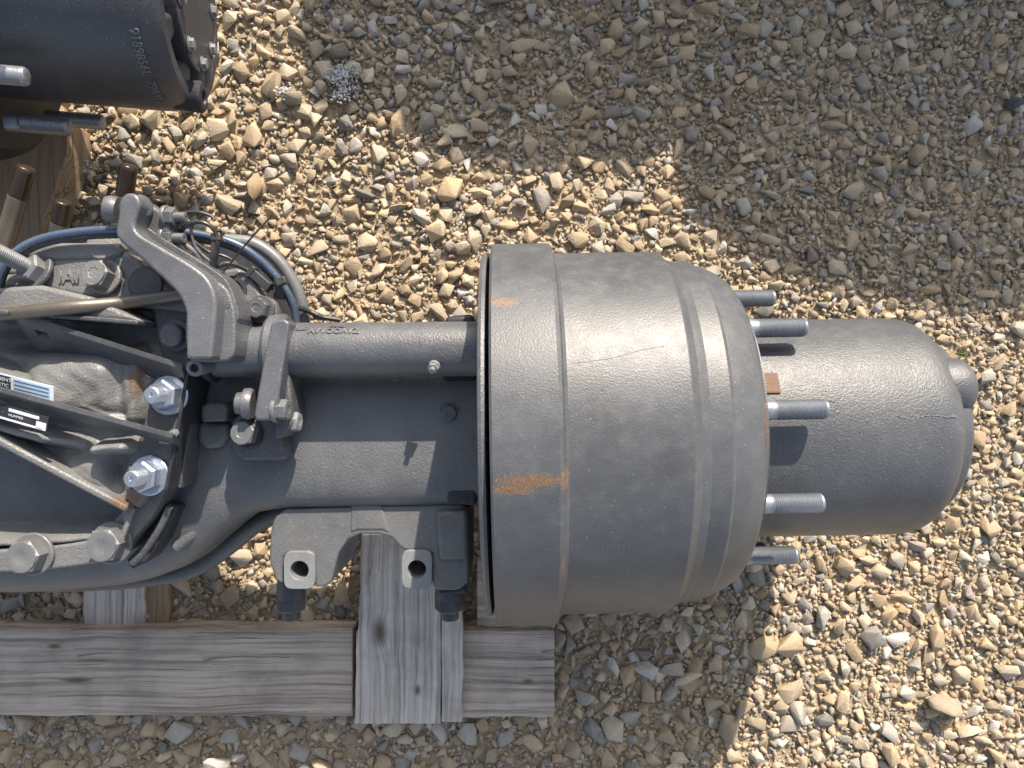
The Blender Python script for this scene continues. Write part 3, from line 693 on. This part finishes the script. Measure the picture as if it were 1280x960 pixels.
Z = Z + (.345 - Z) * sst(.885, .90, rim)
nxg, nyg = GX.shape; idx = np.arange(nxg * nyg).reshape(nxg, nyg)
V = np.c_[GX.ravel(), GY.ravel(), Z.ravel()]; Fq = np.stack([idx[:-1, :-1], idx[1:, :-1], idx[1:, 1:], idx[:-1, 1:]], -1).reshape(-1, 4)
me = bpy.data.meshes.new('carrier'); keep_ = (rim < .95)[:-1, :-1].ravel(); me.from_pydata(V.tolist(), [], Fq[keep_].tolist()); car = link('carrier_housing', me, M['carrier'], axle, smooth=80)
sm_ = car.modifiers.new('soft', 'SMOOTH'); sm_.factor = .6; sm_.iterations = 6
# long straight rib in front of the dark pocket
def wall(name, a, b, zt, zb, th, mat, parent, bevel=.0015, seg=2, zt2=None, label=None):
    A_ = at(a[0], a[1], zt); B_ = at(b[0], b[1], zt2 or zt); d = (B_ - A_); d.z = 0; n_ = Vector((-d.y, d.x, 0)).normalized() * th / 2
    b2 = bmesh.new(); vs = [b2.verts.new(p) for p in (A_ + n_, B_ + n_, B_ - n_, A_ - n_)]; ws = [b2.verts.new((v.co.x, v.co.y, zb)) for v in vs]
    b2.faces.new(vs); b2.faces.new(ws[::-1])
    for i in range(4): b2.faces.new((vs[i], ws[i], ws[(i + 1) % 4], vs[(i + 1) % 4]))
    return link(name, mesh_of(b2), mat, parent, label, smooth=40, bevel=bevel, seg=seg)
wall('casting_rib', (-60, 522), (158, 637), .432, .315, .0085, M['carrier'], axle, .003, 3, zt2=.388)
prism('casting_rib', [(152, 628), (168, 636), (158, 668), (150, 690), (146, 680), (154, 655)], .376, .36, M['carrier'], axle, .002)
# bracket plates with holes
def slot_plate(name, a, b, zt, hgt, th, mat, parent, hole=None, nose=True, lean=.03, drop=.03):
    A_ = at(a[0], a[1], zt); B_ = at(b[0], b[1], zt - drop); d = B_ - A_; L_ = d.length; d.normalize(); n_ = Vector((-d.y, d.x, 0)).normalized()
    # outline in plate coordinates (s along, h down) with a lens of quads left out for the hole
    S_ = [0, .012, .024] + [.024 + (L_ - .024) * i / 12 for i in range(1, 13)]
    b2 = bmesh.new(); cols = []
    for s in S_:
        top = -.010 if (nose and s == 0) else 0; bot = -hgt * (.55 if nose and s == 0 else 1) * (1 - .35 * s / L_)
        cols.append([[b2.verts.new(A_ + d * s + Vector((0, 0, 1)) * (top + (bot - top) * q) + n_ * (th * k + lean * (bot - top) / hgt * q)) for q in (0, .25, .5, 1)] for k in (-.5, .5)])
    for i in range(len(S_) - 1):
        for q in range(3):
            if hole and i == hole and q == 1: 
                for (q2) in (1, 2): b2.faces.new((cols[i][0][q2], cols[i + 1][0][q2], cols[i + 1][1][q2], cols[i][1][q2]))
                for i2 in (i, i + 1): b2.faces.new((cols[i2][0][1], cols[i2][0][2], cols[i2][1][2], cols[i2][1][1]))
                continue
            for k in (0, 1): b2.faces.new((cols[i][k][q], cols[i + 1][k][q], cols[i + 1][k][q + 1], cols[i][k][q + 1]))
        for q in (0, 3): b2.faces.new((cols[i][0][q], cols[i + 1][0][q], cols[i + 1][1][q], cols[i][1][q]))
    for i in (0, len(S_) - 1):
        for q in range(3): b2.faces.new((cols[i][0][q], cols[i][0][q + 1], cols[i][1][q + 1], cols[i][1][q]))
    return link(name, mesh_of(b2), mat, parent, bevel=.0006, seg=1, smooth=30)
br = slot_plate('bracket_plate', (8, 389), (228, 458), .440, .046, .0062, M['plate'], axle, hole=2, lean=.034)
wall('bracket_plate', (-60, 383), (9, 391), .443, .40, .006, M['plate'], axle)
slot_plate('bracket_plate', (-14, 483), (216, 545), .445, .032, .0062, M['plate'], axle, hole=2, nose=False, lean=.016)
wall('bracket_plate', (-60, 470), (-14, 483), .445, .41, .006, M['plate'], axle)
wall('bracket_plate', (60, 394), (172, 403), .435, .39, .005, M['cast'], axle)
prism('bolting_pad', [(196, 463), (231, 470), (220, 540), (206, 613), (155, 613), (160, 578), (178, 540)], .391, .366, M['plate'], axle, .0012, 2)
wall('bracket_edge', (234, 466), (207, 613), .398, .34, .004, M['dark'], axle, .0008)
wall('bracket_edge', (243, 478), (224, 610), .372, .33, .004, M['cast'], axle, .001)
pipe('gasket_edge', [at(212, 634, .372), at(200, 660, .37), at(180, 690, .368), at(166, 704, .366)], .004, M['cast'], axle)
prism('flange_step', [(210, 628), (222, 634), (205, 668), (185, 700), (165, 712), (158, 700), (180, 678), (198, 650)], .352, .32, M['dark'], axle, .002)
bolt(at(212, 494, .3915), (-.06, .02, 1), 0.0175, M['zinc'], axle, washer=1.3, head=.72, stud=.017)
bolt(at(188, 594, .3915), (-.06, .02, 1), 0.0175, M['zinc'], axle, washer=1.3, head=.72, stud=.017)
bolt(at(141, 678, .367), (-.04, .03, 1), .0205, M['bolt'], axle, washer=1.2, head=.7)
bolt(at(43, 692, .367), (-.04, .03, 1), .0205, M['bolt'], axle, washer=1.2, head=.7)
bolt(at(232, 544 + 25, .345), (0, 0, 1), .009, M['cast'], axle)
bolt(at(219, 541.5, .398), (0, 0, 1), .0035, M['machined'], axle, name='rivet')
# upper block with the raised mark
ub = prism('carrier_block', [(-60, 345), (18, 342), (22, 330), (46, 308), (70, 305), (140, 305), (152, 312), (196, 345), (222, 365), (240, 380), (236, 392), (180, 385), (120, 375), (60, 362), (-60, 360)], .405, .36, M['carrier'], axle, .005, 3)
prism('carrier_step', [(-60, 365), (12, 358), (50, 356), (110, 370), (150, 388), (180, 402), (120, 399), (60, 396), (-60, 392)], .428, .37, M['carrier'], axle, .005, 3)
prism('carrier_step', [(28, 318), (46, 303), (146, 303), (154, 316), (146, 322), (52, 326)], .408, .37, M['carrier'], axle, .004, 3)
me = text_mesh('IAI', .021, .0012, .0003)
for v in me.vertices: v.co = v.co + at(86, 347, .4055)
link('cast_mark', me, M['carrier'], ub)
bolt(at(47, 340, .4055), (-.35, .36, 1), .0165, M['bolt'], axle, washer=1.35, head=.55, stud=.042, wmat=M['cast'])
bolt(at(132, 347, .4055), (-.18, .15, 1), .0165, M['carrier'], axle, washer=1.25, head=.7)
lathe('round_boss', [(0, .024), (.03, .0235), (.036, .019), (.037, .004)], dirmat(at(152, 322, .37), (0, .3, 1)), M['carrier'], axle, 40)
lathe('round_boss', [(0, .021), (.012, .021), (.015, .018), (.016, .004)], dirmat(at(190, 358, .392), (0, 0, 1)), M['cast'], axle, 40)
prism('ear_plate', [(186, 375), (205, 366), (236, 384), (240, 440), (232, 462), (205, 452), (196, 425), (192, 395)], .398, .36, M['cast'], axle, .003)
lathe('round_boss', [(0, .018), (.006, .018), (.007, .013), (.016, .0128), (.0175, .011), (.018, .003)], dirmat(at(222, 420, .398), (0, 0, 1)), M['cast'], axle, 40)
pipe('tie_rod', [at(-40, 398, .415), at(70, 386, .440), at(160, 378, .415), at(240, 366, .415)], .0075, M['brown'], axle, seg=20)
# dark backing plate and second ear behind the lever
back = prism('backing_plate', [(250, 322), (272, 308), (300, 304), (330, 314), (352, 338), (366, 372), (370, 408), (240, 408), (236, 350)], .20, .17, M['dark'], axle, .003)
ear = prism('ear_plate', [(262, 352), (275, 338), (296, 334), (314, 345), (326, 366), (344, 376), (347, 392), (338, 402), (262, 402)], .385, .362, M['spring'], axle, .004, 3)
lathe('round_socket', [(0, .0165), (.002, .0165), (.0024, .012), (-.006, .0115), (-.006, .002)], dirmat(at(291, 363, .3855), (0, 0, 1)), M['dark'], ear, 36)
bolt(at(327, 387, .3855), (-.08, .04, 1), .0125, M['cast'], axle, washer=1.3, head=.7)
wall('bracket_edge', (288, 394), (318, 386), .40, .375, .006, M['cast'], axle)
# oiled studs of the input side
for (a, b_, r) in (((2, 318), (33, 208), .0108), ((66, 330), (79, 251), .0098), ((146, 320), (161, 206), .0108), ((190, 330), (199, 247), .0098)):
    A_ = at(a[0], a[1], .30); B_ = at(b_[0], b_[1], .335); d = (B_ - A_); m_ = dirmat(A_, d); L_ = d.length
    st = lathe('long_stud', [(0, r), (L_ * .66, r), (L_ * .665, r * .9)], m_, M['brown'], axle, 24)
    prf = [(L_ * .664, r * .9)]
    for i in range(12): x = L_ * (.67 + .3 * i / 12); prf += [(x + .0007, r * 1.0), (x + .002, r * .93)]
    prf += [(L_ * .985, r * .95), (L_, r * .7), (L_ * 1.0005, r * .2)]
    lathe('stud_thread', prf, m_, M['browntip'], st, 20, smooth=70)
# stickers (flat print on thin plates that lean against the ribs)
def sticker(cx, cy, z, wd, hg, ang, lean, mat, parent, name='sticker'):
    m = Matrix.Translation(at(cx, cy, z)) @ Matrix.Rotation(R(ang), 4, 'Z') @ Matrix.Rotation(R(lean), 4, 'X')
    b2 = bmesh.new(); bmesh.ops.create_cube(b2, size=1); bmesh.ops.transform(b2, matrix=m @ Matrix.Diagonal((wd, hg, .0008, 1)), verts=b2.verts)
    return link(name, mesh_of(b2), mat, parent), m
def st_box(m, x, y, w_, h_, mat, parent, z=.0007, name='print'):
    b2 = bmesh.new(); bmesh.ops.create_cube(b2, size=1); bmesh.ops.transform(b2, matrix=m @ Matrix.Translation((x, y, z)) @ Matrix.Diagonal((w_, h_, .0003, 1)), verts=b2.verts)
    return link(name, mesh_of(b2), mat, parent)
def st_text(m, s, x, y, size, mat, parent, z=.0012):
    me = text_mesh(s, size, .00005)
    for v in me.vertices: v.co = m @ Vector((v.co.x + x, v.co.y + y, z + v.co.z))
    return link('print', me, mat, parent)
s1, m1 = sticker(15, 482, .434, .092, .022, -14, 20, M['white'], axle)
st_box(m1, .022, .0, .040, .0185, M['sticker'], s1); st_box(m1, -.022, .001, .042, .0175, M['dark'], s1)
for k in range(4): st_box(m1, .022, -.0065 + .0045 * k, .038, .0006, M['dark'], s1, .001)
st_text(m1, 'COMPONENT', -.018, .0055, .0058, M['white'], s1); st_text(m1, 'PNEUMATIC', -.018, -.001, .0056, M['white'], s1)
s2, m2_ = sticker(12, 517, .431, .085, .017, -16, 12, M['dark'], axle)
st_box(m2_, -.002, -.0068, .08, .0022, M['white'], s2); st_box(m2_, .016, .0045, .034, .0035, M['white'], s2); st_box(m2_, .036, -.0035, .011, .0085, M['white'], s2)
st_text(m2_, 'LNG', -.022, -.001, .0065, M['white'], s2); st_text(m2_, 'NUMMER', .008, -.001, .004, M['white'], s2)

# hoses and cables (they are clipped to the axle)
HP = [(-14, 420), (-4, 370), (4, 335), (20, 315), (50, 299), (95, 290), (145, 287), (190, 288), (236, 291), (290, 303), (325, 325), (350, 352), (366, 380), (372, 412)]
hz = [.40, .41, .42, .42, .42, .42, .42, .41, .40, .39, .38, .37, .36, .35]
pipe('air_hose', [at(p[0], p[1], z) for p, z in zip(HP, hz)], .0046, M['hose'], axle, label='glossy blue-grey air hose')
pipe('air_hose', [at(p[0] + 1, p[1] + 6.5, z - .003) for p, z in zip(HP, hz)], .0040, M['cable'], axle)
pipe('guard_tube', [at(282, 300, .345), at(318, 305, .34), at(348, 326, .335), at(368, 356, .33), at(378, 386, .325), at(380, 412, .32)], .0078, M['bolt'], axle, seg=16)
for P_, r_, mt in (
    ([(222, 282, .425), (228, 268, .43), (246, 265, .432), (264, 270, .43), (268, 276, .43)], .0018, 'cable'),
    ([(224, 292, .42), (236, 280, .43), (254, 278, .43), (268, 288, .425), (272, 306, .42), (268, 332, .41)], .0024, 'cable'),
    ([(220, 290, .425), (222, 298, .42), (240, 312, .42), (256, 330, .41), (266, 336, .405)], .0026, 'cablegrey'),
    ([(228, 290, .42), (222, 284, .425), (236, 276, .428), (244, 308, .42), (268, 332, .41)], .0018, 'cablegrey'),
    ([(240, 318, .415), (252, 326, .41), (262, 334, .405)], .0028, 'cablegrey'),
    ([(268, 334, .405), (285, 329, .40), (302, 334, .39), (316, 342, .385), (322, 350, .38)], .0026, 'cable'),
    ([(240, 300, .40), (262, 315, .39), (285, 322, .385), (318, 345, .37), (342, 362, .36)], .0020, 'cable'),
    ([(370, 384, .345), (384, 388, .335), (402, 396, .33), (425, 400, .32)], .0034, 'cable')):
    pipe('cable', [at(*p) for p in P_], r_, M[mt], axle, n=8, seg=8)
def ziptie(a, b_, r=.0013):
    P_ = [at(*a), (at(*a) + at(*b_)) / 2 + Vector((.001, .001, .003)), at(*b_)]
    return pipe('cable_tie', P_, r, M['cable'], axle, n=6, seg=6)
ziptie((276, 344, .41), (341, 268, .45), .0011)
ziptie((268, 300, .42), (266, 340, .41), .0035)
ziptie((346, 348, .38), (350, 372, .37), .0045)
for (px, py, z, a, s) in ((271, 297, .42, 0, 1), (352, 352, .385, 20, 1.1), (349, 370, .37, -10, 1), (278, 345, .405, 30, .8)):
    b2 = bmesh.new(); bmesh.ops.create_cube(b2, size=1); bmesh.ops.transform(b2, matrix=Matrix.Translation(at(px, py, z)) @ Matrix.Rotation(R(a), 4, 'Z') @ Matrix.Diagonal((.011 * s, .008 * s, .009 * s, 1)), verts=b2.verts)
    link('cable_clip', mesh_of(b2), M['cable'], axle, bevel=.0015)
mc = Matrix.Translation(at(327, 351, .385)) @ Matrix.Rotation(R(-41), 4, 'Z')
b2 = bmesh.new(); bmesh.ops.create_cube(b2, size=1); bmesh.ops.transform(b2, matrix=mc @ Matrix.Diagonal((.027, .0105, .010, 1)), verts=b2.verts)
bmesh.ops.create_cube(b2, size=1, matrix=mc @ Matrix.Translation((-.015, 0, 0)) @ Matrix.Diagonal((.006, .014, .012, 1)))
bmesh.ops.create_cube(b2, size=1, matrix=mc @ Matrix.Translation((.012, 0, .001)) @ Matrix.Diagonal((.003, .013, .012, 1)))
link('plug_connector', mesh_of(b2), M['cable'], axle, bevel=.001)

# ------------------------------------------------------------------ second axle, upper left
ax2 = thing('truck_axle', 'second dark grey axle end with a bolted round cover plate, in the upper left corner', 'truck axle', (-.6, .49, .02))
A2 = Matrix.Translation((-.42, .497, .27)) @ Matrix.Rotation(R(-1.5), 4, 'Z') @ Matrix.Rotation(R(8), 4, 'Y')
# local X points along the axle, hub face at x = 0
M['hub2'] = metal_paint('dark_hub_paint', (.058, .059, .063), .36, .6, 1000, .15, lump=300)
h2 = lathe('wheel_hub', [(-.34, .132), (-.05, .134), (-.03, .1335), (-.018, .130), (-.008, .1275), (-.002, .1235), (0, .1215), (.0003, .1085), (-.002, .1075), (-.028, .104), (-.029, .02)], A2, M['hub2'], ax2, seg=128, smooth=28)
cp = lathe('cover_plate', [(-.024, .075), (.002, .0815), (.006, .0815), (.0075, .080), (.0078, .004)], A2, M['hub2'], ax2, seg=96, smooth=30)
for k in range(8):
    t = R(22 + 45 * k); m_ = A2 @ Matrix.Rotation(t, 4, 'X') @ Matrix.Translation((0, 0, .070))
    bm = bmesh.new(); hex_bm(bm, m_, .0072, .008, .0145, rot=.2 * k); lathe_bm(bm, [(.0077, .0095), (.0088, .0095), (.009, .009)], m_, 20)
    link('bolt', mesh_of(bm), M['machined'], cp, smooth=30)
    bm = bmesh.new(); lathe_bm(bm, [(.0070, .0125), (.0080, .0125), (.0082, .012)], m_, 24); link('recess_shade_disc', mesh_of(bm), M['dark'], cp)  # flat black disc paints the shade of a recess; nothing is hollowed out
# spokes between the pockets round the cover
for k in range(8):
    t = 22 + 45 * k + 22.5
    b2 = bmesh.new(); mm = A2 @ Matrix.Rotation(R(t), 4, 'X')
    vs = []
    for (x, y, z) in ((-.024, -.017, .074), (-.024, .017, .074), (-.026, .026, .107), (-.026, -.026, .107), (-.001, -.010, .078), (-.001, .010, .078), (-.003, .018, .1085), (-.003, -.018, .1085)): vs.append(b2.verts.new(mm @ Vector((x, y, z))))
    for f in ((0, 1, 2, 3), (4, 5, 6, 7), (0, 1, 5, 4), (1, 2, 6, 5), (2, 3, 7, 6), (3, 0, 4, 7)): b2.faces.new([vs[i] for i in f])
    link('spoke', mesh_of(b2), M['hub2'], h2, bevel=.004, seg=3, smooth=40)
m_ = A2 @ Matrix.Rotation(R(-147), 4, 'X')
m_ = A2 @ Matrix.Rotation(R(100), 4, 'X') @ Matrix.Translation((0, 0, .1145))
bm = bmesh.new(); lathe_bm(bm, [(-.06, .006), (-.04, .017), (.010, .0205), (.013, .018), (.0135, .010), (.008, .0085), (.008, .001)], m_, 32)
link('drain_plug', mesh_of(bm), M['dark'], h2, smooth=35)
me = text_mesh('9189856L  79AW2', .0145, .0009, .0002)
for v in me.vertices:
    a = R(64) - v.co.x / .134 * -1; rr = .1336 + v.co.z
    p = Vector((-.030 + v.co.y, rr * math.sin(a), rr * math.cos(a)))
    v.co = A2 @ Vector((p.x, -p.y, p.z))
link('cast_lettering', me, M['bolt'], h2)
d2 = lathe('brake_drum', [(-.5, .12), (-.5, .235), (-.30, .225), (-.27, .215), (-.25, .208), (-.240, .197), (-.238, .13)], A2, M['dark'], ax2, seg=96)
sm2 = stud_mesh([(x - .262, r) for x, r in pr], 0, M['stud'])
for k in range(10):
    t = R(60 + 36 * k); o = bpy.data.objects.new('wheel_stud', sm2); COL.objects.link(o)
    o.parent = ax2; o.matrix_basis = Matrix.Translation(-wloc(ax2)) @ A2 @ Matrix.Rotation(t, 4, 'X') @ Matrix.Translation((-.225, 0, .1675))


# ------------------------------------------------------------------ unseen casters, shaped for their shadow, added beyond the frame; only their shade reaches it
def add_caster(name, label, outline, h, seedv):
    """outline = shadow edge on the gravel (photo pixels); the added caster stands up-sun of it"""
    sh = Vector((S.x / S.z, S.y / S.z, 0)) * h
    P = [at(p[0], p[1], .01) + sh for p in outline]
    for p in P: p.z = h
    b2 = bmesh.new(); c = sum(P, Vector()) / len(P)
    rings = []
    for (k, z) in ((1.0, 0.0), (1.0, h * .35), (1.0, h * .75), (1.0, h), (.9, h + .03), (.5, h + .05)):
        rings.append([b2.verts.new(c + (p - c) * (k * (1 + .012 * math.sin(i * 2.1 + z * 9 + seedv))) + Vector((0, 0, z - c.z))) for i, p in enumerate(P)])
    for a, b_ in zip(rings, rings[1:]):
        for i in range(len(P)): b2.faces.new((a[i], a[(i + 1) % len(P)], b_[(i + 1) % len(P)], b_[i]))
    b2.faces.new(rings[-1]); o = link(name, mesh_of(b2), metal_paint(name + '_grey', (.2, .22, .24), .6, .2, 300, .3), smooth=50)
    return tag(o, label, 'covered load')
add_caster('shade_caster', 'grey unseen shade caster added just beyond the top of the picture', smooth_outline([(378, -120), (370, 20), (374, 80), (392, 118), (430, 100), (470, 112), (520, 155), (590, 186), (690, 198), (780, 185), (852, 162), (856, -120)]), .62, 1)
add_caster('shade_caster', 'taller grey unseen shade caster added beyond the upper right corner', smooth_outline([(842, -140), (842, 150), (846, 240), (890, 278), (960, 322), (1060, 352), (1170, 368), (1290, 372), (1420, 350), (1480, 200), (1480, -140)]), .80, 2)
